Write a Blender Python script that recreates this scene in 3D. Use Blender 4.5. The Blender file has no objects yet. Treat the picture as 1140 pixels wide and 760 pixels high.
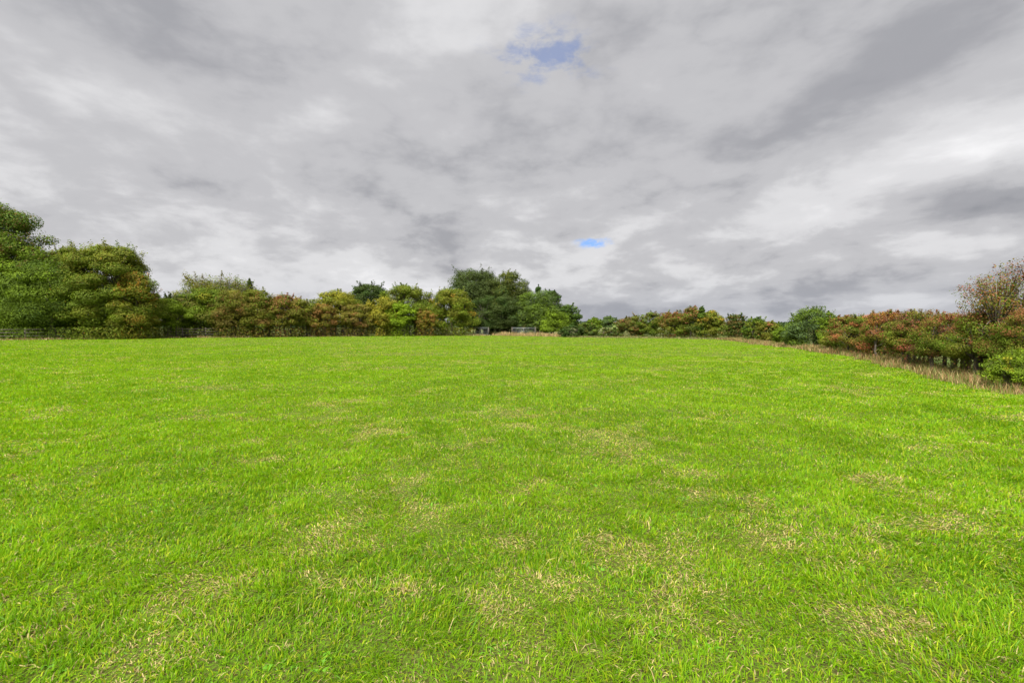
import bpy, math, random
import numpy as np
from mathutils import Matrix, Vector
C = bpy.context.scene.collection
sc = bpy.context.scene
R = math.radians

# ------------------------------------------------------------------ camera
EYE = 1.6
FPX = 507.0            # focal length in photo pixels (1140 wide)
PITCH = math.atan(18/FPX)
cam = bpy.data.cameras.new('camera'); co = bpy.data.objects.new('camera', cam); C.objects.link(co)
cam.sensor_width = 36; cam.lens = FPX/1140*36; cam.clip_start = 0.05; cam.clip_end = 20000
co.location = (0, 0, EYE); co.rotation_euler = (math.pi/2 - PITCH, 0, 0)
sc.camera = co

# ------------------------------------------------------------------ exposure
vs = sc.view_settings
sc.display_settings.display_device = 'sRGB'
vs.view_transform = 'Standard'; vs.look = 'None'; vs.gamma = 1; vs.use_curve_mapping = False
vs.exposure = 2.6

# ------------------------------------------------------------------ sun (thin overcast, high, behind the camera's left shoulder)
SUN_EL, SUN_AZ = 52, 205      # azimuth clockwise from +Y
sl = bpy.data.lights.new('sun', 'SUN'); so = bpy.data.objects.new('sun', sl); C.objects.link(so)
sl.energy = 1.5; sl.angle = R(24); sl.color = (1.0, 0.965, 0.90)
sd = Vector((math.sin(R(SUN_AZ))*math.cos(R(SUN_EL)), math.cos(R(SUN_AZ))*math.cos(R(SUN_EL)), math.sin(R(SUN_EL))))
so.rotation_euler = sd.to_track_quat('Z', 'Y').to_euler(); so.location = sd*50

# ------------------------------------------------------------------ world: Nishita blue behind a procedural overcast deck
w = bpy.data.worlds.new('World'); sc.world = w; w.use_nodes = True
nt = w.node_tree; nt.nodes.clear()
class NB:
    def __init__(s, t): s.t = t
    def n(s, k, **kw):
        x = s.t.nodes.new(k)
        for a, b in kw.items():
            if a.startswith('_'): x.inputs[a[1:]].default_value = b
            else: setattr(x, a, b)
        return x
    def l(s, a, b): s.t.links.new(a, b)
    def put(s, sock, v):
        if isinstance(v, (int, float)): sock.default_value = v
        elif isinstance(v, (tuple, list)): sock.default_value = v
        else: s.l(v, sock)
    def m(s, op, a, b=None, c=None, clamp=False):
        x = s.n('ShaderNodeMath', operation=op, use_clamp=clamp)
        s.put(x.inputs[0], a)
        if b is not None: s.put(x.inputs[1], b)
        if c is not None: s.put(x.inputs[2], c)
        return x.outputs[0]
    def vm(s, op, a, b=None, out=0):
        x = s.n('ShaderNodeVectorMath', operation=op)
        s.put(x.inputs[0], a)
        if b is not None: s.put(x.inputs[1], b)
        return x.outputs[out]
    def ss(s, v, a, b, lo=0.0, hi=1.0):
        x = s.n('ShaderNodeMapRange', interpolation_type='SMOOTHSTEP')
        s.put(x.inputs[0], v)
        for i, q in zip((1, 2, 3, 4), (a, b, lo, hi)): x.inputs[i].default_value = q
        return x.outputs[0]
    def noise(s, vec, sc_, det=6, rough=.55, dist=0.0):
        x = s.n('ShaderNodeTexNoise', noise_dimensions='3D')
        s.l(vec, x.inputs['Vector'])
        x.inputs['Scale'].default_value = sc_; x.inputs['Detail'].default_value = det
        x.inputs['Roughness'].default_value = rough; x.inputs['Distortion'].default_value = dist
        return x.outputs[0]
    def mix(s, f, a, b, bt='MIX'):
        x = s.n('ShaderNodeMix', data_type='RGBA', blend_type=bt)
        s.put(x.inputs[0], f); s.put(x.inputs[6], a); s.put(x.inputs[7], b)
        return x.outputs[2]
def px_dir(px, py):
    v = Vector(((px-570)/FPX, 1, (380-py)/FPX)).normalized()
    return Matrix.Rotation(-PITCH, 3, 'X') @ v
B = NB(nt)
tc = B.n('ShaderNodeTexCoord').outputs['Generated']
D_ = B.vm('NORMALIZE', tc)
sep = B.n('ShaderNodeSeparateXYZ'); B.l(D_, sep.inputs[0])
dx, dy, dz = sep.outputs
zc = B.m('ADD', B.m('MAXIMUM', dz, 0.0), 0.19)
u = B.m('DIVIDE', dx, zc); v = B.m('DIVIDE', dy, zc)
def plane(su, sv, rot, seed):
    cr, sr = math.cos(R(rot)), math.sin(R(rot))
    a = B.m('ADD', B.m('MULTIPLY', u, cr*su), B.m('MULTIPLY', v, sr*su))
    b = B.m('ADD', B.m('MULTIPLY', u, -sr*sv), B.m('MULTIPLY', v, cr*sv))
    c = B.n('ShaderNodeCombineXYZ'); B.l(a, c.inputs[0]); B.l(b, c.inputs[1]); c.inputs[2].default_value = seed
    return c.outputs[0]
n1 = B.noise(plane(0.60, 0.36, 18, 3.1), 1.0, 7, .52, .15)     # broad rolls
n2 = B.noise(plane(1.55, 1.15, 30, 8.7), 1.0, 9, .57, .15)      # cloud lumps
n3 = B.noise(plane(4.2, 3.6, 10, 1.7), 1.0, 7, .6, .1)         # shreds
def lobe(px, py, sx, sy, rot=0):
    """soft patch of the cloud deck round one world direction"""
    d = px_dir(px, py)
    right = Vector((d.y, -d.x, 0)).normalized(); up = right.cross(d)
    a = math.cos(R(rot)); b = math.sin(R(rot))
    r2 = right*a + up*b; u2 = up*a - right*b
    x = B.m('DIVIDE', B.vm('DOT_PRODUCT', D_, tuple(r2), 'Value'), sx)
    y = B.m('DIVIDE', B.vm('DOT_PRODUCT', D_, tuple(u2), 'Value'), sy)
    q = B.m('ADD', B.m('MULTIPLY', x, x), B.m('MULTIPLY', y, y))
    front = B.m('GREATER_THAN', B.vm('DOT_PRODUCT', D_, tuple(d), 'Value'), 0.2)
    return B.m('MULTIPLY', B.m('EXPONENT', B.m('MULTIPLY', q, -1.0)), front)
# density drives grey: thick = dark, thin = bright
val = B.m('ADD', B.m('MULTIPLY', B.m('SUBTRACT', n1, .5), .95), B.m('MULTIPLY', B.m('SUBTRACT', n2, .5), .66))
n4 = B.noise(B.vm('MULTIPLY', D_, (6.5, 6.5, 15.0)), 1.0, 8, .58, .2)     # rounded puffs low down
low = B.ss(dz, .06, .42, 1.0, 0.25)
val = B.m('ADD', val, B.m('MULTIPLY', B.m('SUBTRACT', n3, .5), .22))
val = B.m('ADD', val, B.m('MULTIPLY', B.m('MULTIPLY', B.m('SUBTRACT', n4, .5), 1.35), low))
for (px, py, sx, sy, rot, k) in LOBES if 'LOBES' in globals() else [
        (790, 160, .22, .11, -8, -.20), (330, 135, .30, .10, -30, -.09), (1080, 50, .30, .10, 0, -.22), (700, 320, .3, .03, 0, .08), (420, 320, .45, .04, 0, .17), (250, 250, .25, .03, -10, .08),
        (1060, 238, .26, .026, 4, -.24), (150, 215, .28, .06, -18, -.08), (870, 345, .20, .018, 0, -.14), (655, 347, .13, .022, 0, -.10),
        (1040, 190, .22, .06, 6, .17), (880, 265, .26, .05, 0, .18), (90, 300, .30, .05, 0, .06), (650, 130, .12, .08, 0, .07),
        (1110, 270, .2, .018, 3, .16), (470, 290, .3, .04, 5, .06), (1060, 300, .25, .03, 5, -.08),
        (560, 215, .22, .06, -25, -.07), (250, 40, .4, .10, -20, .03)]:
    val = B.m('ADD', val, B.m('MULTIPLY', lobe(px, py, sx, sy, rot), k))
n5 = B.noise(B.vm('MULTIPLY', D_, (2.6, 2.6, 6.5)), 1.0, 6, .5, .1)
val = B.m('ADD', val, B.m('MULTIPLY', B.m('SUBTRACT', B.m('MINIMUM', B.m('ABSOLUTE', B.m('SUBTRACT', n5, .5)), .16), .07), 1.3))
ramp = B.n('ShaderNodeValToRGB'); B.l(B.m('ADD', B.m('MULTIPLY', val, .80), .52), ramp.inputs[0])
cr_ = ramp.color_ramp; cr_.interpolation = 'EASE'
G = [(0.0, (.415, .43, .48)), (0.28, (.635, .64, .685)), (0.5, (.925, .922, .955)), (0.70, (1.22, 1.215, 1.24)), (1.0, (1.60, 1.59, 1.61))]
cr_.elements[0].position = G[0][0]; cr_.elements[0].color = (*G[0][1], 1)
cr_.elements[1].position = G[-1][0]; cr_.elements[1].color = (*G[-1][1], 1)
for p, c in G[1:-1]:
    e = cr_.elements.new(p); e.color = (*c, 1)
cloud = ramp.outputs[0]
# towards the horizon the deck is seen edge-on and goes bluish grey
hz = B.ss(dz, 0.0, 0.12, 1.0, 0.0)
cloud = B.mix(B.m('MULTIPLY', hz, .22), cloud, (.62, .70, .88, 1))
# overcast skies are brightest overhead and round the hidden sun
zen = B.ss(dz, 0.62, 1.0, 1.0, 4.0)
sg = B.ss(B.vm('DOT_PRODUCT', D_, tuple(sd), 'Value'), 0.55, 1.0, 1.0, 2.4)
cloud = B.mix(1.0, cloud, B.m('MULTIPLY', zen, sg), 'MULTIPLY')
sky = B.n('ShaderNodeTexSky', sky_type='NISHITA', sun_disc=False)
sky.sun_elevation = R(SUN_EL); sky.sun_rotation = R(SUN_AZ); sky.ozone_density = 2.5
blue = B.mix(1.0, sky.outputs[0], (.15, .205, .30, 1), 'MULTIPLY')
hole = B.m('ADD', B.m('MULTIPLY', lobe(608, 62, .135, .06, 0), .95), B.m('MULTIPLY', lobe(662, 270, .042, .0125, 2), 1.7))
nh = B.noise(B.vm('MULTIPLY', D_, (16, 16, 34)), 1.0, 7, .6, .2)
hm = B.ss(B.m('MULTIPLY', hole, B.m('ADD', 1.0, B.m('MULTIPLY', B.m('SUBTRACT', nh, .5), 4.5))), .40, 1.35)
skyc = B.mix(B.m('MULTIPLY', hm, B.ss(dz, .2, .45, .85, .52)), cloud, blue)
bg = B.n('ShaderNodeBackground'); B.l(skyc, bg.inputs[0]); bg.inputs[1].default_value = 0.1
out = B.n('ShaderNodeOutputWorld'); B.l(bg.outputs[0], out.inputs[0])
w.cycles.sampling_method = 'MANUAL'; w.cycles.sample_map_resolution = 512

# ------------------------------------------------------------------ helpers
def tag(o, label=None, cat=None, group=None, kind=None):
    if label: o['label'] = label
    if cat: o['category'] = cat
    if group: o['group'] = group
    if kind: o['kind'] = kind
    return o
def ray(px, py):
    return px_dir(px, py)
def wx(px, Y):                      # x of a point at depth Y seen in column px
    return (px-570)/FPX*Y
def ztop(py, Y):
    d = ray(570, py); return EYE + d.z/d.y*Y
def link_mesh(name, verts, loops, starts, mat, parent=None, loc=None, attrs=None, smooth=False, totals=None):
    me = bpy.data.meshes.new(name)
    me.vertices.add(len(verts)); me.vertices.foreach_set('co', np.ascontiguousarray(verts, dtype=np.float32).ravel())
    me.loops.add(len(loops)); me.loops.foreach_set('vertex_index', np.ascontiguousarray(loops, dtype=np.int32))
    me.polygons.add(len(starts)); me.polygons.foreach_set('loop_start', np.ascontiguousarray(starts, dtype=np.int32))
    for k, a in (attrs or {}).items():
        if a.ndim == 2:
            at = me.attributes.new(k, 'FLOAT_COLOR', 'POINT')
            if a.shape[1] == 3: a = np.hstack([a, np.ones((len(a), 1))])
            at.data.foreach_set('color', np.ascontiguousarray(a, dtype=np.float32).ravel())
        else:
            at = me.attributes.new(k, 'FLOAT', 'POINT'); at.data.foreach_set('value', np.ascontiguousarray(a, dtype=np.float32))
    me.update(calc_edges=True)
    if smooth: me.polygons.foreach_set('use_smooth', np.ones(len(starts), dtype=bool))
    me.materials.append(mat)
    o = bpy.data.objects.new(name, me); C.objects.link(o)
    if parent: o.parent = parent
    if loc: o.location = loc
    return o
def hash2(ix, iy, seed):
    h = (ix.astype(np.int64)*374761393 + iy.astype(np.int64)*668265263 + seed*982451653) & 0xffffffff
    h = ((h ^ (h >> 13))*1274126177) & 0xffffffff
    h = ((h ^ (h >> 16))*2246822519) & 0xffffffff
    return ((h ^ (h >> 15)) & 0xffffff)/float(0xffffff)
def vnoise(x, y, seed=0):
    x = np.asarray(x, float); y = np.asarray(y, float)
    ix = np.floor(x); iy = np.floor(y); fx = x-ix; fy = y-iy
    fx = fx*fx*(3-2*fx); fy = fy*fy*(3-2*fy)
    a = hash2(ix, iy, seed); b = hash2(ix+1, iy, seed); c = hash2(ix, iy+1, seed); d = hash2(ix+1, iy+1, seed)
    return (a*(1-fx)+b*fx)*(1-fy) + (c*(1-fx)+d*fx)*fy
def fbm(x, y, seed=0, o=4, g=.5):
    t = 0; a = 1; s = 0
    for k in range(o):
        t = t + a*vnoise(x*2**k+k*17.3, y*2**k-k*9.1, seed+k); s += a; a *= g
    return t/s
def height(x, y):
    h = (fbm(np.asarray(x)/5.5, np.asarray(y)/4.0, 11, 3)-.5)*.16 + (fbm(np.asarray(x)/1.3, np.asarray(y)/1.1, 31, 2)-.5)*.035
    d = np.hypot(x, y)
    return h*np.clip(1.6 - d/60, .15, 1)

# field edge (photo column -> depth), turned into a world polyline
EDGE_PX = [(-330, 40), (-160, 44), (0, 49), (200, 57), (360, 65), (480, 70.5), (550, 70.5), (600, 66), (640, 60), (690, 58), (760, 53.5), (800, 51),
           (820, 46), (843, 38.6), (893, 29.5), (960, 20.6), (1040, 13.4), (1110, 10.8)]
EDGE = [(wx(p, Y), Y) for p, Y in EDGE_PX] + [(11.2, 8.6), (10.6, 4), (10.2, -4), (10, -30)]
LEFTE = EDGE[:1]; EDGE = [(-90, -30), (-82, 20)] + EDGE
EA = np.array(EDGE)
def inside(x, y):
    x = np.asarray(x, float); y = np.asarray(y, float)
    r = np.zeros(x.shape, bool); n = len(EA)
    for i in range(n):
        x1, y1 = EA[i]; x2, y2 = EA[(i+1) % n]
        c = ((y1 > y) != (y2 > y)) & (x < (x2-x1)*(y-y1)/((y2-y1) if y2 != y1 else 1e-9) + x1)
        r ^= c
    return r
def edist(x, y):
    x = np.asarray(x, float); y = np.asarray(y, float); best = np.full(x.shape, 1e9)
    for i in range(len(EA)-1):
        a = EA[i]; b = EA[i+1]; ab = b-a; L = (ab**2).sum()
        t = np.clip(((x-a[0])*ab[0]+(y-a[1])*ab[1])/L, 0, 1)
        best = np.minimum(best, np.hypot(x-a[0]-t*ab[0], y-a[1]-t*ab[1]))
    return best

# ------------------------------------------------------------------ materials
def leafy(name, rough=.55, trans=.3, gain=1.0, spec=.25, tint=1.15):
    m = bpy.data.materials.new(name); m.use_nodes = True; t = m.node_tree; t.nodes.clear(); b = NB(t)
    a = b.n('ShaderNodeAttribute', attribute_name='Col')
    p = b.n('ShaderNodeBsdfPrincipled'); b.l(a.outputs[0], p.inputs['Base Color'])
    p.inputs['Roughness'].default_value = rough; p.inputs['Specular IOR Level'].default_value = spec
    tr = b.n('ShaderNodeBsdfTranslucent')
    tcx = b.mix(1.0, a.outputs[0], (tint, tint*1.08, .55, 1), 'MULTIPLY'); b.l(tcx, tr.inputs[0])
    mx = b.n('ShaderNodeMixShader'); mx.inputs[0].default_value = trans
    b.l(p.outputs[0], mx.inputs[1]); b.l(tr.outputs[0], mx.inputs[2])
    o = b.n('ShaderNodeOutputMaterial'); b.l(mx.outputs[0], o.inputs[0])
    return m
M_leaf = leafy('leaf', .65, .3, spec=.08); M_grass = leafy('grass_blade', .6, .42, tint=1.35, spec=.08)
M_dry = leafy('dry_stalk', .7, .3)
def bark(name, c1, c2, sc_=9, rough=.9, bump=.4):
    m = bpy.data.materials.new(name); m.use_nodes = True; t = m.node_tree; b = NB(t)
    p = t.nodes['Principled BSDF']; tc = b.n('ShaderNodeTexCoord').outputs['Object']
    mp = b.n('ShaderNodeMapping'); b.l(tc, mp.inputs[0]); mp.inputs['Scale'].default_value = (1, 1, .25)
    n = b.noise(mp.outputs[0], sc_, 6, .65)
    b.l(b.mix(b.ss(n, .35, .65), (*c1, 1), (*c2, 1)), p.inputs['Base Color']); p.inputs['Roughness'].default_value = rough
    bp = b.n('ShaderNodeBump'); bp.inputs['Strength'].default_value = bump; bp.inputs['Distance'].default_value = .02
    b.l(n, bp.inputs['Height']); b.l(bp.outputs[0], p.inputs['Normal'])
    return m
M_bark = bark('bark', (.055, .042, .03), (.12, .10, .075))
M_wood = bark('weathered_timber', (.04, .034, .024), (.085, .07, .05), 14)
M_steel = bark('galvanised_steel', (.16, .17, .18), (.28, .29, .30), 20, .5, .05); M_steel.node_tree.nodes['Principled BSDF'].inputs['Metallic'].default_value = .6

# ------------------------------------------------------------------ ground
def axis(lo, hi, st, far):
    a = list(np.arange(lo, hi+1e-6, st)); s = st; p = hi
    up = []
    while p < far: s *= 1.35; p += s; up.append(p)
    dn = []; s = st; p = lo
    while p > -far: s *= 1.35; p -= s; dn.append(p)
    return np.array(dn[::-1] + a + up)
gx = axis(-80, 45, .7, 6000); gy = axis(-6, 84, .7, 6000)
GX, GY = np.meshgrid(gx, gy)
GZ = height(GX, GY)*(np.abs(GX) < 200)*(np.abs(GY) < 200) - .012
ins = inside(GX, GY); ed = edist(GX, GY)
V = np.stack([GX.ravel(), GY.ravel(), GZ.ravel()], 1)
nx, ny = len(gx), len(gy)
I = (np.arange(ny-1)[:, None]*nx + np.arange(nx-1)[None, :]).ravel()
L = np.stack([I, I+1, I+1+nx, I+nx], 1).ravel()
gmask = np.where(ins, 1.0, np.clip(1-ed/1.4, 0, 1)).ravel()
def straw_patch(x, y):
    a = fbm(np.asarray(x)/1.7, np.asarray(y)/1.3, 5, 4, .6); b = fbm(np.asarray(x)/.36, np.asarray(y)/.3, 9, 3, .6)
    return np.clip((a*.5+b*.5-.51)/.15, 0, 1)
def tone_patch(x, y):
    return fbm(np.asarray(x)/4.5+7, np.asarray(y)/3.5, 21, 4, .6)
M_ground = bpy.data.materials.new('meadow_soil'); M_ground.use_nodes = True
t = M_ground.node_tree; b = NB(t); p = t.nodes['Principled BSDF']
pos = b.n('ShaderNodeNewGeometry').outputs['Position']
att = b.n('ShaderNodeAttribute', attribute_name='field').outputs['Fac']
nA = b.noise(pos, .35, 5, .6); nB = b.noise(pos, 2.6, 5, .65); nC = b.noise(pos, 60, 5, .75)
g = b.mix(b.ss(nA, .38, .64), (.080, .165, .005, 1), (.110, .175, .006, 1))
g = b.mix(b.m('MULTIPLY', b.ss(nB, .52, .74), .55), g, (.23, .21, .08, 1))
g = b.mix(b.ss(nC, .42, .58, .95, .05), g, (.045, .036, .012, 1))
o_ = b.mix(b.ss(nA, .4, .6), (.050, .085, .014, 1), (.095, .090, .032, 1))
o_ = b.mix(b.m('MULTIPLY', b.ss(nC, .35, .65), .4), o_, (.10, .10, .04, 1))
b.l(b.mix(att, o_, g), p.inputs['Base Color']); p.inputs['Roughness'].default_value = 1; p.inputs['Specular IOR Level'].default_value = .1
bp = b.n('ShaderNodeBump'); bp.inputs['Distance'].default_value = .05; bp.inputs['Strength'].default_value = .6
b.l(nC, bp.inputs['Height']); b.l(bp.outputs[0], p.inputs['Normal'])
go = link_mesh('ground', V, L, np.arange(len(I))*4, M_ground, attrs={'field': gmask}, smooth=True)
tag(go, 'flat field of short green grass reaching the hedges', 'ground', kind='structure')

# ------------------------------------------------------------------ blades
def blades(x, y, z, Ln, W, lean, az, col, curl=None):
    """tapered bent blades: 5 verts, one quad and one triangle each"""
    n = len(x); face = az + np.pi/2 + np.random.uniform(-.9, .9, n)
    ux, uy = np.cos(face)*W/2, np.sin(face)*W/2
    lx, ly = np.cos(az)*np.sin(lean), np.sin(az)*np.sin(lean); lz = np.cos(lean)
    v = np.empty((n, 5, 3))
    l2 = np.minimum(lean*1.75+.2, 1.75)
    mx, my, mz = x+lx*Ln*.5, y+ly*Ln*.5, z+lz*Ln*.5
    tx, ty, tz = mx+np.cos(az)*np.sin(l2)*Ln*.5, my+np.sin(az)*np.sin(l2)*Ln*.5, mz+np.cos(l2)*Ln*.5
    v[:, 0] = np.stack([x-ux, y-uy, z], 1); v[:, 1] = np.stack([x+ux, y+uy, z], 1)
    v[:, 2] = np.stack([mx+ux*.85, my+uy*.85, mz], 1); v[:, 3] = np.stack([mx-ux*.85, my-uy*.85, mz], 1)
    v[:, 4] = np.stack([tx, ty, np.maximum(tz, z+.003)], 1)
    base = np.arange(n)*5
    loops = np.stack([base, base+1, base+2, base+3, base+3, base+2, base+4], 1).ravel()
    starts = np.stack([np.arange(n)*7, np.arange(n)*7+4], 1).ravel()
    return v.reshape(-1, 3), loops, starts, np.repeat(col, 5, axis=0)
rng = np.random.default_rng(4); np.random.seed(4)
XS, YS = [], []
def ring(y0, y1, dens, side=1.22):
    a = 2*side*1.125*.5*(y1*y1-y0*y0)+3*(y1-y0); n = int(a*dens)
    yy = np.sqrt(rng.uniform(y0*y0, y1*y1, n)); xx = rng.uniform(-1, 1, n)*(yy*1.125*side+1.5)
    XS.append(xx); YS.append(yy)
for a in ((.9, 3.2, 10500, 1.25), (3.2, 5, 8500), (5, 7.5, 5400), (7.5, 11, 2900), (11, 16, 1500), (16, 24, 700), (24, 36, 280), (36, 52, 95), (52, 72, 55)): ring(*a)
X = np.concatenate(XS); Y = np.concatenate(YS)
X = X + (vnoise(X*14, Y*14, 3)-.5)*.05; Y = Y + (vnoise(X*14, Y*14, 8)-.5)*.05     # clumps
k = inside(X, Y) | (edist(X, Y) < .5); k &= rng.random(len(X)) < np.clip((fbm(X/.13, Y/.13, 51, 3, .6)-.30)*4.2, .55, 1) + np.clip((np.hypot(X, Y)-9)/12, 0, 1); X = X[k]; Y = Y[k]
n = len(X); d = np.hypot(X, Y)
sp = straw_patch(X, Y); tp = tone_patch(X, Y)
tuft = fbm(X/.33, Y/.33, 41, 3, .6)
Ln = (.020+.034*np.clip((tuft-.3)/.4, 0, 1)**1.3+.032*rng.random(n)**2)*(1.1-.4*sp)
long_ = rng.random(n) < .03; Ln[long_] *= 1.6
W = (.0028+.00080*d)*rng.uniform(.7, 1.35, n)
lean = rng.uniform(.05, 1.15, n) + .35*sp*rng.random(n)
az = rng.uniform(0, 2*np.pi, n)*.75 + vnoise(X/.4, Y/.4, 77)*6
green = np.array([.124, .250, .0035]); bright = np.array([.195, .325, .006]); yel = np.array([.27, .32, .015]); straw = np.array([.44, .35, .15]); deep = np.array([.066, .165, .0035]); cool = np.array([.13, .26, .035])
r = rng.random((n, 1)); tpc = np.clip((tp*.6+vnoise(X/.9, Y/.7, 71)*.4-.34)/.30, 0, 1)[:, None]
col = deep*(1-tpc) + green*tpc
col = col*(1-r*.75) + bright*r*.75
m_ = rng.random(n) < .17+.22*sp; col[m_] = yel*rng.uniform(.7, 1.2, (m_.sum(), 1))
m_ = rng.random(n) < .05; col[m_] = cool*rng.uniform(.8, 1.2, (m_.sum(), 1))
pst = .075 + .46*sp**1.3
m_ = rng.random(n) < pst; col[m_] = straw*rng.uniform(.45, 1.15, (m_.sum(), 1))
lean[m_] = rng.uniform(.6, 1.4, m_.sum())
m_ = rng.random(n) < .05; col[m_] = np.array([.17, .11, .045])*rng.uniform(.5, 1.2, (m_.sum(), 1)); lean[m_] = rng.uniform(1.1, 1.5, m_.sum())
col = col*rng.uniform(.78, 1.24, (n, 1))
# broad-leaved weeds (plantain, clover) lying low among the blades near the camera
cx = rng.uniform(-16, 16, 800); cy = rng.uniform(1.6, 14, 800)
wX = np.repeat(cx, 9)+rng.normal(0, .035, 7200); wY = np.repeat(cy, 9)+rng.normal(0, .035, 7200)
X = np.concatenate([X, wX]); Y = np.concatenate([Y, wY]); Ln = np.concatenate([Ln, rng.uniform(.03, .065, 7200)])
W = np.concatenate([W, rng.uniform(.010, .022, 7200)]); lean = np.concatenate([lean, rng.uniform(.7, 1.2, 7200)]); az = np.concatenate([az, rng.uniform(0, 6.28, 7200)])
col = np.concatenate([col, np.array([.12, .28, .02])*rng.uniform(.8, 1.3, (7200, 1))])
v_, l_, s_, c_ = blades(X, Y, height(X, Y)-.014, Ln, W, lean, az, col)
print('blades', len(X))
tag(link_mesh('grass', v_, l_, s_, M_grass, attrs={'Col': c_}), 'short bright green pasture grass with straw coloured patches', 'grass', kind='stuff')

def strip(name, label, pts, dens, hmin, hmax, w0, w1, cols, seed, wide=.006, jit=0):
    """long dry grass along a polyline, from w0 to w1 metres outside it"""
    rg = np.random.default_rng(seed); P = np.array(pts); xs, ys = [], []
    for a, b_ in zip(P[:-1], P[1:]):
        L_ = np.hypot(*(b_-a)); nn = int(L_*(w1-w0)*dens); t_ = rg.random(nn)
        dr = (b_-a)/L_; nr = np.array([-dr[1], dr[0]]); o = w0+(w1-w0)*rg.random(nn)**.9; q_ = a+dr*(t_*L_)[:, None]; o = o+(fbm(q_[:, 0]/1.1, q_[:, 1]/1.1, seed+9, 3)-.5)*1.6
        xs.append(a[0]+dr[0]*t_*L_+nr[0]*o); ys.append(a[1]+dr[1]*t_*L_+nr[1]*o)
    x = np.concatenate(xs); y = np.concatenate(ys)
    k = fbm(x/.7, y/.7, seed, 3) > rg.random(len(x))*.5+.20; x = x[k]; y = y[k]; n = len(x)
    hh = (hmin+(hmax-hmin)*rg.random(n)**1.6)*(.55+.9*fbm(x/1.3, y/1.3, seed+3, 2))
    ds = np.hypot(x, y)
    cc = np.array(cols)[rg.integers(0, len(cols), n)]*rg.uniform(.6, 1.25, (n, 1))
    v, l, s, c = blades(x, y, height(x, y)-.02, hh, (wide+.00055*ds)*rg.uniform(.6, 1.3, n), rg.uniform(.02, .55, n), rg.uniform(0, 6.28, n), cc)
    return tag(link_mesh(name, v, l, s, M_dry, attrs={'Col': c}), label, 'long grass', kind='stuff')
def epts(p0, p1):     # part of the edge between two photo columns, left to right
    q = [e for e in EDGE_PX if p0 < e[0] < p1]
    f = lambda p: float(np.interp(p, [e[0] for e in EDGE_PX], [e[1] for e in EDGE_PX]))
    return [(wx(p, Y_), Y_) for p, Y_ in [(p0, f(p0))] + q + [(p1, f(p1))]]
tan = [(.34, .23, .10), (.30, .17, .075), (.38, .28, .13), (.20, .12, .06), (.14, .18, .035), (.12, .17, .03)]
strip('long_dry_grass', 'tan knee high dry grass along the foot of the right hand hedge', epts(800, 1110)+[(11.2, 8.6), (10.6, 4)], 800, .06, .42, 0, 1.7, tan, 61, .0022)
strip('long_dry_grass', 'thin pale dry grass along the foot of the timber fence', epts(-160, 545), 160, .10, .36, -.3, 1.2, tan+[(.5, .42, .26)], 62)
strip('long_dry_grass', 'tall orange tan dry grass in front of the metal gate', epts(548, 622), 380, .2, .72, -.4, 1.2, [(.42, .28, .14), (.36, .24, .12), (.5, .38, .2), (.2, .2, .06)], 63)
strip('long_dry_grass', 'short rough grass under the bushes along the far field edge', epts(628, 800), 220, .08, .34, -.2, 1.6, [(.2, .2, .06), (.3, .24, .11), (.10, .14, .03)], 64)

# ------------------------------------------------------------------ tubes and timber
class Tubes:
    def __init__(s): s.v = []; s.l = []; s.st = []; s.n = 0; s.c = 0
    def tube(s, pts, rad, sides=5):
        pts = np.array(pts, float); m = len(pts)
        for i in range(m):
            t_ = pts[min(i+1, m-1)]-pts[max(i-1, 0)]; t_ = t_/(np.linalg.norm(t_)+1e-9)
            a = np.cross(t_, [0, 1, 0] if abs(t_[1]) < .9 else [1, 0, 0]); a /= np.linalg.norm(a); b_ = np.cross(t_, a)
            for j in range(sides):
                th = 2*math.pi*j/sides; s.v.append(pts[i]+(a*math.cos(th)+b_*math.sin(th))*rad[i])
        for i in range(m-1):
            for j in range(sides):
                q = s.n+i*sides+j; q2 = s.n+i*sides+(j+1) % sides
                s.l += [q, q2, q2+sides, q+sides]; s.st.append(s.c); s.c += 4
        for k0, rev in ((s.n, True), (s.n+(m-1)*sides, False)):
            f = list(range(k0, k0+sides)); s.l += f[::-1] if rev else f; s.st.append(s.c); s.c += sides
        s.n += m*sides
    def box(s, c, d, ax=(1, 0)):
        """box centred on c, size d, its x axis along ax, corners nibbled"""
        ax = np.array([ax[0], ax[1], 0.0]); ax /= np.linalg.norm(ax); ay = np.array([-ax[1], ax[0], 0]); az_ = np.array([0, 0, 1.0])
        k0 = s.n
        for dz_ in (-1, 1):
            for (a, b_) in ((-1, -1), (1, -1), (1, 1), (-1, 1)):
                s.v.append(np.array(c)+ax*a*d[0]/2+ay*b_*d[1]/2+az_*dz_*d[2]/2)
        for f in ((3, 2, 1, 0), (4, 5, 6, 7), (0, 1, 5, 4), (1, 2, 6, 5), (2, 3, 7, 6), (3, 0, 4, 7)):
            s.l += [k0+i for i in f]; s.st.append(s.c); s.c += 4
        s.n += 8
    def build(s, name, mat, parent=None, smooth=True):
        return link_mesh(name, np.array(s.v), s.l, s.st, mat, parent, smooth=smooth)

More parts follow.
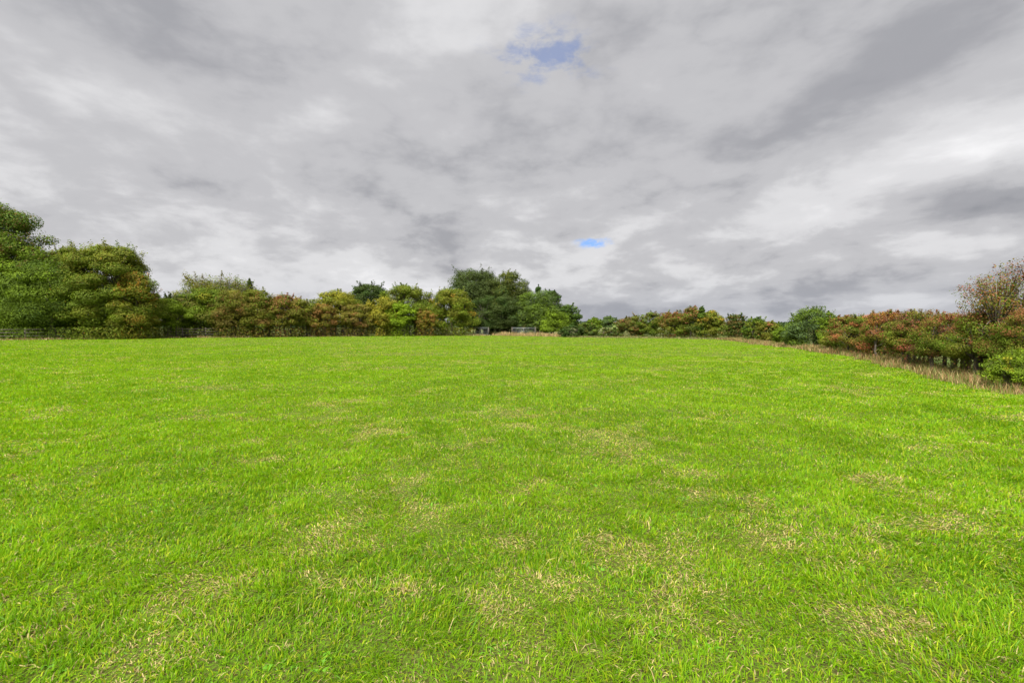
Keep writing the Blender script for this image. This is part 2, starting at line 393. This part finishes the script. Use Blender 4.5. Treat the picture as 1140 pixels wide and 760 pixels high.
# ------------------------------------------------------------------ trees
PAL = {
 'green': (.070, .106, .014), 'mid': (.085, .125, .014), 'olive': (.110, .112, .020), 'bright': (.130, .190, .014), 'dark': (.028, .055, .016),
 'oak': (.042, .055, .020), 'grey': (.060, .090, .048), 'yellow': (.22, .19, .025), 'orange': (.23, .105, .022), 'rust': (.165, .062, .042),
 'brown': (.105, .075, .032), 'red': (.19, .045, .045), 'crimson': (.15, .032, .060), 'pale': (.20, .25, .12), 'pink': (.27, .085, .06)}
for _k in PAL: PAL[_k] = tuple(np.array(PAL[_k])*np.array([1.2, 1.22, .8]))
def profile(kind, t):
    if kind == 'cone': return np.clip((1-t)**.8, .04, 1)
    if kind == 'flat': return np.where(t < .6, .85+.15*np.sin(t/.6*1.57), np.sqrt(np.clip(1-((t-.6)/.42)**2, .0, 1)))
    return np.where(t < .38, .88+.12*np.sin(t/.38*1.57), np.sqrt(np.clip(1-((t-.38)/.64)**2, .0, 1)))
def leaves(P, size, colr, rg, up=.5, N=None):
    n = len(P)
    nrm = rg.normal(0, 1, (n, 3)); nrm = nrm*.62; nrm[:, 2] = np.abs(nrm[:, 2])+up; nrm[:, 1] -= .12
    if N is not None: nrm = nrm*.55+N*.85
    nrm /= np.linalg.norm(nrm, axis=1)[:, None]
    t_ = rg.normal(0, 1, (n, 3)); u_ = np.cross(nrm, t_); u_ /= np.linalg.norm(u_, axis=1)[:, None]; w_ = np.cross(nrm, u_)
    s = size[:, None]
    bend = nrm*s*.12
    v = np.empty((n, 4, 3)); v[:, 0] = P-u_*s*.5-bend; v[:, 1] = P-w_*s*.34; v[:, 2] = P+u_*s*.5-bend; v[:, 3] = P+w_*s*.34
    return v.reshape(-1, 3), np.repeat(colr, 4, axis=0)
def tree(name, label, cat, px, ytop, hw, Y, pal, z0=1.3, shape='dome', dens=1.0, b=None, tips=None, stems=1, sprigs=10, lobes=None, group=None, seed=0,
         yaw=0.0, fill=1.0, lsz=1.0, open_top=0.0, trunk_r=None, lobe_k=.27, under=0.0):
    rg = np.random.default_rng(seed*7+13)
    X_ = wx(px, Y); H = ztop(ytop, Y); a = hw/FPX*Y; b = b or min(a, 2.6); zg = float(height(X_, Y))
    root = bpy.data.objects.new(name, None); C.objects.link(root); root.location = (X_, Y, zg); root.rotation_euler = (0, 0, yaw)
    tag(root, label, cat, group)
    ch = H-z0
    nl = int((lobes or 30+1.3*hw)*1.5)
    # lobes of foliage filling an uneven envelope
    tt = rg.random(nl)**.95; ph = rg.uniform(0, 2*np.pi, nl); rr = np.sqrt(rg.random(nl))*.74+.26
    pr = profile(shape, tt)
    wob = 1+.16*np.sin(ph*2+seed)+.10*np.sin(ph*3+tt*5+seed*2)
    rl = rg.uniform(.65, 1.3, nl)*lobe_k*1.02*min(a*1.2, ch*.62)*(1.02-.25*tt)
    cx_ = np.cos(ph)*rr*pr*wob; cy_ = np.sin(ph)*rr*pr*wob
    lx_ = cx_*np.maximum(a*1.16-rl*.7, a*.6); ly_ = cy_*np.maximum(b-rl*.6, b*.45)
    lz_ = z0+rl*.35+tt*(ch-rl*.95)
    names = list(pal.keys()); wt = np.array(list(pal.values()), float); wt /= wt.sum()
    lc = np.array([PAL[names[i]] for i in rg.choice(len(names), nl, p=wt)])
    keep = .8 if group == G4 else .50
    lc = lc*keep + (lc.mean(0))*(1-keep)
    area = (2*hw*.898)*(ch/Y*FPX*.898)*.8
    n = int(np.clip(area*23*dens*fill, 1800, 200000))
    wl = rl**2*(1-open_top*np.clip((tt-.6)/.4, 0, 1)*.9); wl = np.maximum(wl, 1e-5); wl /= wl.sum()
    li = rg.choice(nl, n, p=wl)
    dr = rg.normal(0, 1, (n, 3)); dr /= np.linalg.norm(dr, axis=1)[:, None]
    q = (.50+.56*rg.random(n)**.6)
    P = np.stack([lx_[li], ly_[li], lz_[li]], 1)+dr*(rl[li]*q)[:, None]*np.array([1.15, 1.0, .66])
    # loose leaves between the lobes, filling the envelope
    fm = rg.random(n) < .09*(1-min(open_top, .8)); nf = fm.sum(); t2 = rg.random(nf)*.93; p2_ = rg.uniform(0, 2*np.pi, nf); r2_ = np.sqrt(rg.random(nf))*profile(shape, t2)*(1+.13*np.sin(p2_*3+t2*9+seed))
    P[fm] = np.stack([np.cos(p2_)*r2_*a, np.sin(p2_)*r2_*b, z0+t2*ch*(.90+.1*np.sin(p2_*4+seed))], 1)
    fl = z0*(.78+.30*vnoise(P[:, 0]*1.6+seed, P[:, 1]*1.6, seed)+.18*rg.random(n)**2)
    P[:, 2] = np.where(P[:, 2] < fl, fl+rg.random(n)**2*.35, P[:, 2])
    colr = (lc*rg.uniform(.80, 1.25, (nl, 1)))[li]*rg.uniform(.82, 1.2, (n, 1))
    # single leaves of a neighbouring colour inside each lobe
    alt = np.array([PAL[names[i]] for i in rg.choice(len(names), n, p=wt)])
    m_ = rg.random(n) < .13; colr[m_] = alt[m_]*rg.uniform(.8, 1.2, (m_.sum(), 1))
    if tips:
        tcol, amt = tips; th = (P[:, 2]-z0)/ch
        m_ = rg.random(n) < amt*np.clip((th-.35)/.5, 0, 1); colr[m_] = np.array(PAL[tcol])*rg.uniform(.7, 1.3, (m_.sum(), 1))
    if under:       # scrub and suckers round the stems
        um = rg.random(n) < under; P[um, 2] = rg.uniform(0, z0, um.sum())
    NR = dr*np.array([1, 1, 1.2])
    size = .0024*Y*rg.uniform(.6, 1.45, n)*lsz
    PV, CV = [], []
    v, c = leaves(P, size, colr, rg, .35, NR); PV.append(v); CV.append(c)
    T = Tubes()
    # sprigs: thin shoots with their own leaves that break the outline
    outer = np.argsort(-(tt + rr*.4))[:max(4, nl//2)]
    for i in range(sprigs):
        j = rg.choice(outer); base = np.array([lx_[j], ly_[j], lz_[j]])
        o = np.array([base[0]/a*.7, base[1]/b*.4, .75+.5*rg.random()])+rg.normal(0, .25, 3); o /= np.linalg.norm(o)
        ln = rl[j]*rg.uniform(1.25, 2.0); p2 = base+o*ln; p2[2] = min(p2[2], H*1.03)
        mid = (base+p2)/2+rg.normal(0, ln*.06, 3)
        T.tube([base, mid, p2], [Y*.00035, Y*.00025, Y*.00012], 3)
        m = 34; s_ = rg.random(m)**.8
        pp = base+(p2-base)*s_[:, None]+rg.normal(0, min(rl[j]*.11, .0034*Y*.9), (m, 3))
        cc = (np.array(PAL[tips[0]]) if tips and rg.random() < .6 else lc[j])*rg.uniform(.7, 1.25, (m, 1))
        v, c = leaves(pp, .0034*Y*rg.uniform(.6, 1.2, m)*lsz, cc, rg); PV.append(v); CV.append(c)
    # trunk, limbs to the lobes
    r0 = trunk_r or (.045*H*.5 if stems == 1 else .022*H)
    bases = []
    for s in range(stems):
        off = np.array([rg.uniform(-.55, .55)*a, rg.uniform(-.2, .3)*b, -.15]) if stems > 1 else np.array([0, 0, -.15])
        topz = z0+ch*rg.uniform(.35, .55); tp_ = np.array([off[0]*1.05+rg.normal(0, .06)*a, off[1], topz])
        m1 = off*.6+tp_*.4+rg.normal(0, .10, 3)*[1, 1, 0]; rs = r0*rg.uniform(.7, 1.2)
        T.tube([off, off+(m1-off)*.12, m1, tp_], [rs*1.35, rs, rs*.8, rs*.4], 7)
        bases.append((off, m1, tp_, rs))
    for j in range(nl):
        off, m1, tp_, rs = min(bases, key=lambda q_: abs(q_[0][0]-lx_[j]))
        f = rg.uniform(.15, .9); st = m1+(tp_-m1)*f if lz_[j] > m1[2]+.3 else m1
        e = np.array([lx_[j], ly_[j], lz_[j]]); md = (st+e)/2+np.array([0, 0, .12*np.linalg.norm(e-st)])+rg.normal(0, .05, 3)*a*.3
        T.tube([st, md, e], [rs*.42, rs*.27, rs*.10], 4)
    if open_top:
        for i in range(int(26*open_top)):
            th_ = rg.uniform(-1, 1); s0 = np.array([th_*a*.55, rg.uniform(-.3, .3)*b, z0+ch*.45])
            e = s0+np.array([th_*a*.35+rg.normal(0, .1)*a, 0, ch*.55*rg.uniform(.65, 1.0)*math.sqrt(max(.1, 1-.6*th_*th_))])
            T.tube([s0, (s0+e)/2+rg.normal(0, .05, 3)*a, e], [Y*.0007, Y*.0004, Y*.0002], 3)
            m = int((90 if group == G4 else 50)*rg.uniform(.6, 1.4)); s_ = rg.random(m)**.7
            pp = s0+(e-s0)*s_[:, None]+rg.normal(0, .05*a, (m, 3))*(.35+1.3*np.abs(np.sin(s_*9+i)))[:, None]*[1, 1, .8]; k0 = rg.choice(len(names), m, p=wt)
            cc = np.array([PAL[names[i_]] for i_ in k0])*rg.uniform(.7, 1.25, (m, 1))
            if tips: mm = rg.random(m) < tips[1]; cc[mm] = np.array(PAL[tips[0]])*rg.uniform(.7, 1.25, (mm.sum(), 1))
            v, c = leaves(pp, .0034*Y*rg.uniform(.6, 1.2, m)*lsz, cc, rg); PV.append(v); CV.append(c)
    T.build('trunk', M_bark, root)
    PV = np.concatenate(PV); CV = np.concatenate(CV); nq = len(PV)//4
    link_mesh('crown', PV, np.arange(nq*4), np.arange(nq)*4, M_leaf, root, attrs={'Col': CV})
    return root
G1 = 'hedgerow trees behind the timber fence'; G2 = 'trees of the dark clump beside the gate'; G3 = 'bushes along the far field edge'; G4 = 'hawthorn bushes of the right hand hedge'
TREES = [
 # name, label, category, px, ytop, halfwidth px, depth, palette, options
 ('maple_tree', 'tallest green tree at the left edge with reddish shoots at its top', 'tree', -14, 223, 68, 54, dict(green=6, mid=3, bright=1, dark=2), dict(z0=1.5, tips=('brown', .2), dens=1.5, group=G1, b=3.6, lobes=100, sprigs=60, lobe_k=.19, lsz=1.35)),
 ('maple_tree', 'bushy tree beside the tallest left tree, green with a paler lower skirt', 'tree', 42, 290, 36, 53, dict(green=6, bright=1.5, mid=3, dark=2), dict(z0=1.4, group=G1, stems=3, b=3, sprigs=20)),
 ('maple_tree', 'narrow topped green tree between the tallest left tree and the broad dome', 'tree', 76, 274, 24, 55, dict(mid=4, green=4, olive=2), dict(z0=1.5, tips=('olive', .4), group=G1, stems=2, sprigs=22)),
 ('maple_tree', 'broad domed green tree turning orange brown on its right side', 'tree', 120, 272, 49, 55, dict(green=5, mid=4, olive=3, orange=.25), dict(z0=1.4, tips=('olive', .5), group=G1, stems=3, b=4, lobes=70, sprigs=44, lobe_k=.21, lsz=1.15)),
 ('hawthorn_tree', 'small orange tinged tree leaning off the right flank of the broad dome', 'tree', 152, 305, 21, 54, dict(olive=5, mid=4, orange=.5), dict(z0=1.4, tips=('orange', .2), group=G1, stems=2, sprigs=14)),
 ('hawthorn_tree', 'low yellow green bushy tree just right of the broad dome', 'tree', 184, 331, 22, 58, dict(mid=4, bright=3, olive=2), dict(z0=1.35, group=G1, stems=4, sprigs=9)),
 ('hawthorn_tree', 'low dark tree with bare twigs on top before the thin crowned ash', 'tree', 200, 326, 15, 60, dict(dark=3, mid=3, brown=2), dict(z0=1.35, group=G1, stems=3, sprigs=14)),
 ('ash_tree', 'thin crowned tree with sky showing through its flat open top', 'tree', 240, 304, 34, 64, dict(olive=3, green=3, brown=2), dict(z0=2.2, shape='flat', open_top=1.0, dens=.55, group=G1, stems=1, sprigs=10)),
 ('hawthorn_tree', 'dense green tree below the thin open top, brownish on its right', 'tree', 228, 320, 27, 61, dict(green=4, mid=4, brown=.8, yellow=.6), dict(z0=1.35, group=G1, stems=4, sprigs=9)),
 ('hawthorn_tree', 'russet brown bushy tree below the bare dark spike', 'tree', 258, 321, 21, 61, dict(brown=2, olive=4, rust=.8, green=2), dict(z0=1.35, group=G1, stems=4, sprigs=9)),
 ('poplar_sapling', 'narrow dark upright sapling spiking above the russet hedgerow', 'tree', 278, 308, 7, 64, dict(dark=4, brown=3), dict(z0=2, shape='cone', dens=.6, group=G1, lobes=16, sprigs=16)),
 ('hawthorn_tree', 'green leaved tree right of the dark spike with a red lower branch', 'tree', 288, 321, 18, 62, dict(green=4, olive=2, rust=1.2), dict(z0=1.35, tips=('olive', .3), group=G1, stems=3, sprigs=10)),
 ('hawthorn_tree', 'rust topped tree sloping down to the low point of the left row', 'tree', 311, 327, 20, 63, dict(olive=4, rust=1, green=3, brown=1, yellow=.8), dict(z0=1.35, tips=('rust', .45), group=G1, stems=4, sprigs=10)),
 ('hawthorn_tree', 'small green and brown tree at the low point of the left row', 'tree', 337, 330, 16, 65, dict(olive=4, mid=3, rust=1.5), dict(z0=1.35, group=G1, stems=3, sprigs=7)),
 ('field_maple', 'yellow green domed tree with a rusty lower left side', 'tree', 374, 322, 22, 69, dict(olive=4, mid=2, yellow=2.2), dict(z0=1.5, group=G1, stems=2, sprigs=10)),
 ('hawthorn_tree', 'rust red bush in front of the yellow green dome', 'tree', 358, 337, 19, 66, dict(rust=1.6, brown=1.6, olive=3, orange=.8, green=1), dict(z0=1.3, group=G1, stems=4, sprigs=7)),
 ('oak_tree', 'dark green round headed tree rising behind the orange brown trees', 'tree', 412, 315, 22, 96, dict(oak=5, dark=3), dict(z0=3, dens=.9, group=G1, sprigs=12, b=4)),
 ('hawthorn_tree', 'brown red bush directly under the dark round headed tree', 'tree', 400, 338, 20, 68, dict(brown=2, rust=1.4, olive=3, green=1), dict(z0=1.3, group=G1, stems=4, sprigs=7)),
 ('field_maple', 'orange and yellow tree at the shoulder of the tall olive tree', 'tree', 428, 330, 17, 69, dict(yellow=1.6, orange=.8, olive=4, mid=1), dict(z0=1.3, group=G1, stems=3, sprigs=8)),
 ('field_maple', 'tall olive green pointed dome tree behind the bright green bush', 'tree', 452, 316, 26, 73, dict(olive=4, mid=3, green=3), dict(z0=1.5, group=G1, stems=2, b=3.5, sprigs=12, lobes=60)),
 ('field_maple', 'bright lime green bushy tree in front of the tall olive dome', 'tree', 444, 336, 15, 69, dict(bright=5, mid=2), dict(z0=1.3, group=G1, stems=3, sprigs=6)),
 ('hawthorn_tree', 'small orange red tree between the two olive domes', 'tree', 475, 344, 12, 70, dict(rust=1, orange=1, olive=4), dict(z0=1.3, group=G1, stems=3, sprigs=6)),
 ('field_maple', 'rounded olive green tree with an orange flush beside the dark oak', 'tree', 502, 321, 26, 72, dict(mid=4, green=3, olive=3, orange=1), dict(z0=1.3, tips=('olive', .4), group=G1, stems=2, b=3.5, sprigs=10, lobes=60)),
 ('oak_tree', 'tallest dark oak of the clump with a pale gap in its left crown', 'tree', 531, 298, 33, 86, dict(oak=6, dark=2, grey=1), dict(z0=2.2, shape='flat', dens=.95, group=G2, b=5, lobes=80, sprigs=14)),
 ('oak_tree', 'dark oak with the second highest dome right of the tallest oak', 'tree', 566, 302, 26, 84, dict(oak=6, olive=2, dark=2), dict(z0=2, dens=1, group=G2, b=4.5, lobes=64, sprigs=12)),
 ('oak_tree', 'dense dark lower crowned tree beneath the two oak domes', 'tree', 552, 328, 32, 78, dict(oak=5, dark=4), dict(z0=1.0, group=G2, stems=2, b=4, lobes=64, sprigs=6)),
 ('willow_tree', 'softer sage green tree on the right flank of the oaks above the gate', 'tree', 597, 322, 22, 78, dict(grey=3, green=3, mid=2), dict(z0=.9, group=G2, stems=2, b=3.5, lobes=56, sprigs=6)),
 ('elder_bush', 'dark shady undergrowth bush behind the tubular gate', 'bush', 590, 357, 22, 77, dict(dark=4, oak=3, brown=1), dict(z0=.1, group=G2, stems=3, sprigs=4)),
 ('elder_bush', 'dark shady undergrowth bush beneath the tallest oaks', 'bush', 552, 357, 24, 79, dict(dark=4, oak=3, brown=1), dict(z0=.1, group=G2, stems=3, sprigs=4)),
 ('pine_tree', 'small dark pointed conifer poking up behind the sage green tree', 'tree', 599, 318, 8, 88, dict(dark=5), dict(z0=3, shape='cone', group=G2, lobes=22, sprigs=10)),
 ('ash_tree', 'dark upright tree right of the small conifer', 'tree', 614, 323, 14, 84, dict(dark=4, oak=3, green=1), dict(z0=2, group=G2, sprigs=10)),
 ('ash_tree', 'rounded dark tree at the right hand end of the clump', 'tree', 634, 338, 12, 76, dict(dark=4, green=3), dict(z0=1.2, group=G2, sprigs=6)),
 ('hazel_bush', 'fresh lime green bush in front of the dark upright tree', 'bush', 618, 344, 13, 71, dict(bright=1, mid=3, green=3), dict(z0=.6, group=G2, stems=3, sprigs=7)),
 ('elder_bush', 'low dark rounded bush at the end of the tan grass', 'bush', 636, 362, 12, 61.5, dict(dark=4, oak=3), dict(z0=.12, group=G2, stems=3, sprigs=3)),
 ('elder_bush', 'dull green low bush beside the low dark rounded bush', 'bush', 655, 358, 13, 62, dict(green=3, dark=3, brown=1), dict(z0=.12, group=G3, stems=3, sprigs=4)),
 ('ash_tree', 'pointed fresh green tree above the low bushes', 'tree', 661, 353, 9, 70, dict(green=4, bright=1.5, mid=3), dict(z0=.8, group=G3, sprigs=5)),
 ('willow_tree', 'distant grey green round tree behind the low hedge', 'tree', 677, 351.5, 10, 110, dict(grey=5, green=2), dict(z0=1, group=G3, sprigs=4)),
 ('willow_tree', 'tiny pale silvery tree left of the brown hawthorn', 'tree', 688, 358, 5, 100, dict(pale=5), dict(z0=.5, group=G3, lobes=14, sprigs=2)),
 ('elder_bush', 'low trimmed dark hedge bush below the grey green round tree', 'bush', 679, 365, 13, 60.5, dict(dark=3, green=2, brown=2), dict(z0=.1, group=G3, stems=3, sprigs=3)),
 ('hawthorn_tree', 'brown red hawthorn first in the far right group', 'tree', 701, 352, 14, 61, dict(brown=2.5, rust=1.2, dark=2, green=1.5), dict(z0=.75, group=G3, stems=2, sprigs=9)),
 ('hawthorn_tree', 'green hawthorn with a twiggy top beside the brown red one', 'tree', 721, 346.5, 15, 60.5, dict(green=3, mid=2, dark=2, olive=2), dict(z0=.7, tips=('brown', .3), group=G3, stems=2, sprigs=12)),
 ('hawthorn_tree', 'hawthorn with rusty shoulders and green base in the far group', 'tree', 749, 346, 16, 57, dict(olive=3, rust=1, green=4), dict(z0=.5, tips=('rust', .5), group=G3, stems=3, sprigs=10)),
 ('hawthorn_tree', 'highest rusty topped hawthorn of the far right group', 'tree', 770, 341, 14, 56, dict(green=4, olive=2, rust=1, dark=1), dict(z0=.5, tips=('rust', .4), group=G3, stems=3, sprigs=12)),
 ('hawthorn_tree', 'slim dark green hawthorn touching the highest rusty one', 'tree', 781, 341.5, 7, 54.5, dict(dark=3, green=3), dict(z0=.5, shape='cone', group=G3, stems=1, sprigs=8, lobes=18)),
 ('field_maple', 'olive orange round tree closing the far right group', 'tree', 792, 345, 12, 54.5, dict(olive=4, orange=.6, mid=3), dict(z0=.5, group=G3, stems=2, sprigs=6)),
 ('hawthorn_tree', 'dark russet hawthorn where the right hand hedge begins', 'tree', 819, 349, 14, 51, dict(brown=2.5, rust=1, dark=2, green=1), dict(z0=.4, group=G4, stems=3, sprigs=12)),
 ('hawthorn_bush', 'green bush with a spiky top after the dark russet hawthorn', 'bush', 841, 353, 12, 46, dict(green=3, mid=2, olive=2, dark=2), dict(z0=.3, group=G4, stems=3, sprigs=8)),
 ('hawthorn_bush', 'olive and rust bush at the lowest dip of the right hand hedge', 'bush', 856, 357, 13, 42, dict(olive=3, green=3, rust=1), dict(z0=.25, group=G4, stems=3, sprigs=8)),
 ('hawthorn_bush', 'plain light green bush at the foot of the blackthorn mound', 'bush', 876, 361, 15, 36.5, dict(mid=4, green=3, bright=1), dict(z0=.2, group=G4, stems=3, sprigs=6)),
 ('blackthorn_bush', 'tall blue green mound rising above the rest of the hedge', 'bush', 902, 342.5, 26, 32.5, dict(green=4, grey=4, mid=1), dict(z0=.12, group=G4, stems=4, sprigs=16, b=1.5, lobes=54)),
 ('blackthorn_bush', 'lighter green crest joined to the right of the blue green mound', 'bush', 923, 347, 11, 30.5, dict(mid=4, bright=1.5, green=3), dict(z0=.15, group=G4, stems=2, sprigs=8)),
 ('hawthorn_bush', 'green and rust bush with dark hollow at its foot beside the crest', 'bush', 938, 352, 18, 27, dict(olive=3, green=5, rust=1, pink=.4), dict(z0=.35, tips=('rust', .3), group=G4, stems=3, sprigs=10, b=1.3)),
 ('hawthorn_bush', 'brown green bush with pale pink leaf sprays halfway along the hedge', 'bush', 962, 350, 20, 24, dict(brown=1.5, olive=3, pink=1, rust=1, green=3.5), dict(z0=.3, group=G4, stems=3, sprigs=12, b=1.3)),
 ('hawthorn_bush', 'red orange bush with long thin shoots above it', 'bush', 990, 347, 24, 21.5, dict(rust=1.8, orange=.7, olive=3, pink=1, green=3.5), dict(z0=.35, tips=('rust', .4), group=G4, stems=3, sprigs=16, b=1.3)),
 ('hawthorn_bush', 'crimson patched bush left of the bare dark stems', 'bush', 1022, 346, 27, 18.5, dict(crimson=1.2, red=.8, olive=3, green=3, mid=1.5, yellow=.5), dict(z0=.4, tips=('brown', .4), group=G4, stems=3, sprigs=16, b=1.3)),
 ('hawthorn_bush', 'green skirted bush with red crown on thick leaning dark stems', 'bush', 1060, 345, 31, 16.2, dict(mid=4, olive=3, rust=1.2, green=3, crimson=.8), dict(z0=.55, tips=('rust', .5), group=G4, stems=4, sprigs=16, b=1.3, trunk_r=.085)),
 ('hawthorn_tree', 'tall sparse hawthorn at the right edge with rusty leaves against the sky', 'tree', 1126, 293, 48, 13.8, dict(green=4, rust=2, olive=3, brown=.5), dict(z0=.75, shape='flat', open_top=1.15, tips=('rust', .3), group=G4, dens=.16, stems=4, sprigs=12, b=1.2, trunk_r=.07, lsz=1.3)),
 ('hawthorn_bush', 'olive green bush with red sprays under the tall sparse hawthorn', 'bush', 1102, 344, 38, 14.2, dict(mid=4, olive=3, green=4, rust=.8, red=.4), dict(z0=.55, tips=('rust', .3), group=G4, stems=4, sprigs=12, b=1.1, trunk_r=.07)),
 ('bramble_bush', 'low lime and yellow leaved bramble at the right edge by the grass', 'bush', 1140, 386, 26, 11.6, dict(bright=4, mid=3, yellow=1.3, green=2), dict(z0=.08, group=G4, stems=3, sprigs=16, b=.7, dens=.6, lsz=1.2, trunk_r=.02)),
 ('hawthorn_bush', 'green and red hedge bush cut by the right edge behind the bramble', 'bush', 1165, 338, 40, 12.3, dict(mid=3, olive=3, rust=2, green=3), dict(z0=.5, tips=('rust', .3), group=G4, stems=3, sprigs=10, b=1.1)),
]
for i, (nm, lb, ct, px, yt, hw, Yd, pal, kw) in enumerate(TREES):
    if kw.get('group') == G1:
        kw.setdefault('under', .08); kw['stems'] = kw.get('stems', 1)+3; hw *= 1.12
    if kw.get('group') == G3 and px > 690: hw *= 1.18; kw['z0'] = min(kw['z0'], .45); kw['under'] = .05; kw['stems'] += 2
    if kw.get('group') == G4:
        kw['sprigs'] = int(kw['sprigs']*2)
        if px < 1010: kw['under'] = .07
        else: kw['stems'] += 4; kw['under'] = .03
    tree(nm, lb, ct, px, yt, hw, Yd, pal, seed=i+1, **kw)

# ------------------------------------------------------------------ timber fence
def fpt(p):
    Y_ = float(np.interp(p, [e[0] for e in EDGE_PX], [e[1] for e in EDGE_PX]))+.7
    return np.array([wx(p, Y_), Y_])
poly = [fpt(p) for p in (-120, 0, 100, 200, 280, 360, 420, 480, 524)]
fr = bpy.data.objects.new('timber_fence', None); C.objects.link(fr); fr.location = (*poly[0], 0)
tag(fr, 'weathered post and rail fence in front of the left hedgerow trees', 'fence')
seg = [np.hypot(*(b_-a)) for a, b_ in zip(poly[:-1], poly[1:])]; tot = sum(seg)
def along(s):
    for a, b_, L_ in zip(poly[:-1], poly[1:], seg):
        if s <= L_: return a+(b_-a)*s/L_, (b_-a)/L_
        s -= L_
    return poly[-1], (poly[-1]-poly[-2])/seg[-1]
rgf = random.Random(3); s = 0; k = 0; posts = []
while s < tot:
    posts.append(along(s)); s += 2.4+rgf.uniform(-.05, .05)
for q, dr in posts:
    zg = float(height(*q)); T = Tubes(); hh = 1.28+rgf.uniform(-.04, .05); o = np.array([q[0]-poly[0][0], q[1]-poly[0][1], zg])
    T.box(o+[0, 0, hh/2-.1], (.12, .10, hh+.2), (dr[0]+rgf.uniform(-.05, .05), dr[1])); T.build('post', M_wood, fr, False)
for z_ in (.42, .78, 1.12):
    for (q, dr), (q2, _) in zip(posts[:-1], posts[1:]):
        pass
for lev, z_ in enumerate((.42, .78, 1.12)):
    T = Tubes()
    for (q, dr), (q2, _) in zip(posts[:-1], posts[1:]):
        a = np.array([q[0], q[1]-.075, float(height(*q))+z_+rgf.uniform(-.02, .02)]); b_ = np.array([q2[0], q2[1]-.075, float(height(*q2))+z_+rgf.uniform(-.02, .02)])
        a[:2] -= poly[0]; b_[:2] -= poly[0]
        e = (b_-a)/np.linalg.norm(b_-a); up = np.array([0, 0, .045]); nr = np.array([-e[1], e[0], 0])*.018; k0 = T.n
        for P_ in (a+e*.01, b_-e*.01):
            for sg_ in (nr+up, -nr+up, -nr-up, nr-up): T.v.append(P_+sg_)
        for f in ((0, 1, 2, 3), (7, 6, 5, 4), (0, 4, 5, 1), (1, 5, 6, 2), (2, 6, 7, 3), (3, 7, 4, 0)):
            T.l += [k0+i for i in f]; T.st.append(T.c); T.c += 4
        T.n += 8
    T.build('rail', M_wood, fr, False)

# ------------------------------------------------------------------ metal gates
def gate(px0, px1, Y_, label, hgt=1.2, bars=5):
    a = np.array([wx(px0, Y_), Y_]); b_ = np.array([wx(px1, Y_), Y_]); wd = np.hypot(*(b_-a)); zg = float(height(*a))
    r = bpy.data.objects.new('metal_gate', None); C.objects.link(r); r.location = (a[0], a[1], zg); tag(r, label, 'gate')
    T = Tubes(); x0, x1, zb, zt = .14, wd-.14, .16, hgt
    T.tube([(x0, 0, zb), (x0, 0, zt), (x1, 0, zt), (x1, 0, zb), (x0, 0, zb)], [.03]*5, 8); T.build('gate_frame', M_steel, r)
    for i in range(1, bars):
        T = Tubes(); z_ = zb+(zt-zb)*(i/bars)**1.15; T.tube([(x0, 0, z_), (x1, 0, z_)], [.017]*2, 6); T.build('bar', M_steel, r)
    T = Tubes(); T.tube([(wd/2, -.02, zb), (wd/2, -.02, zt)], [.018]*2, 6); T.build('brace', M_steel, r)
    for x_ in (0, wd):
        T = Tubes(); T.box((x_, 0, .58), (.15, .15, 1.5)); T.build('gate_post', M_wood, r, False)
    T = Tubes(); T.tube([(x1-.02, -.04, zt-.25), (wd-.02, -.09, zt-.25)], [.016]*2, 6); T.build('latch', M_steel, r)
    return r
gate(570, 596, 70.5, 'grey tubular field gate in the tan grass below the dark trees', 1.2)
gate(527, 544, 72.0, 'dull grey barred gate at the right end of the timber fence', 1.25)

# ------------------------------------------------------------------ far-off woods seen through the gaps
rg = np.random.default_rng(99)
n = 60000; ang = rg.uniform(-1.15, 1.15, n); dist = rg.uniform(330, 420, n)
hx = dist*np.sin(ang); hy = dist*np.cos(ang)
hh = (2.6+3.0*fbm(ang*30, ang*0+1, 5, 4))*rg.random(n)**.7
v, c = leaves(np.stack([hx, hy, hh], 1), rg.uniform(.8, 1.8, n), np.array([.045, .07, .03])*rg.uniform(.6, 1.4, (n, 1)), rg)
tag(link_mesh('distant_wood', v, np.arange(n*4), np.arange(n)*4, M_leaf, attrs={'Col': c}), 'low line of far off trees beyond the hedges', 'woodland', kind='stuff')
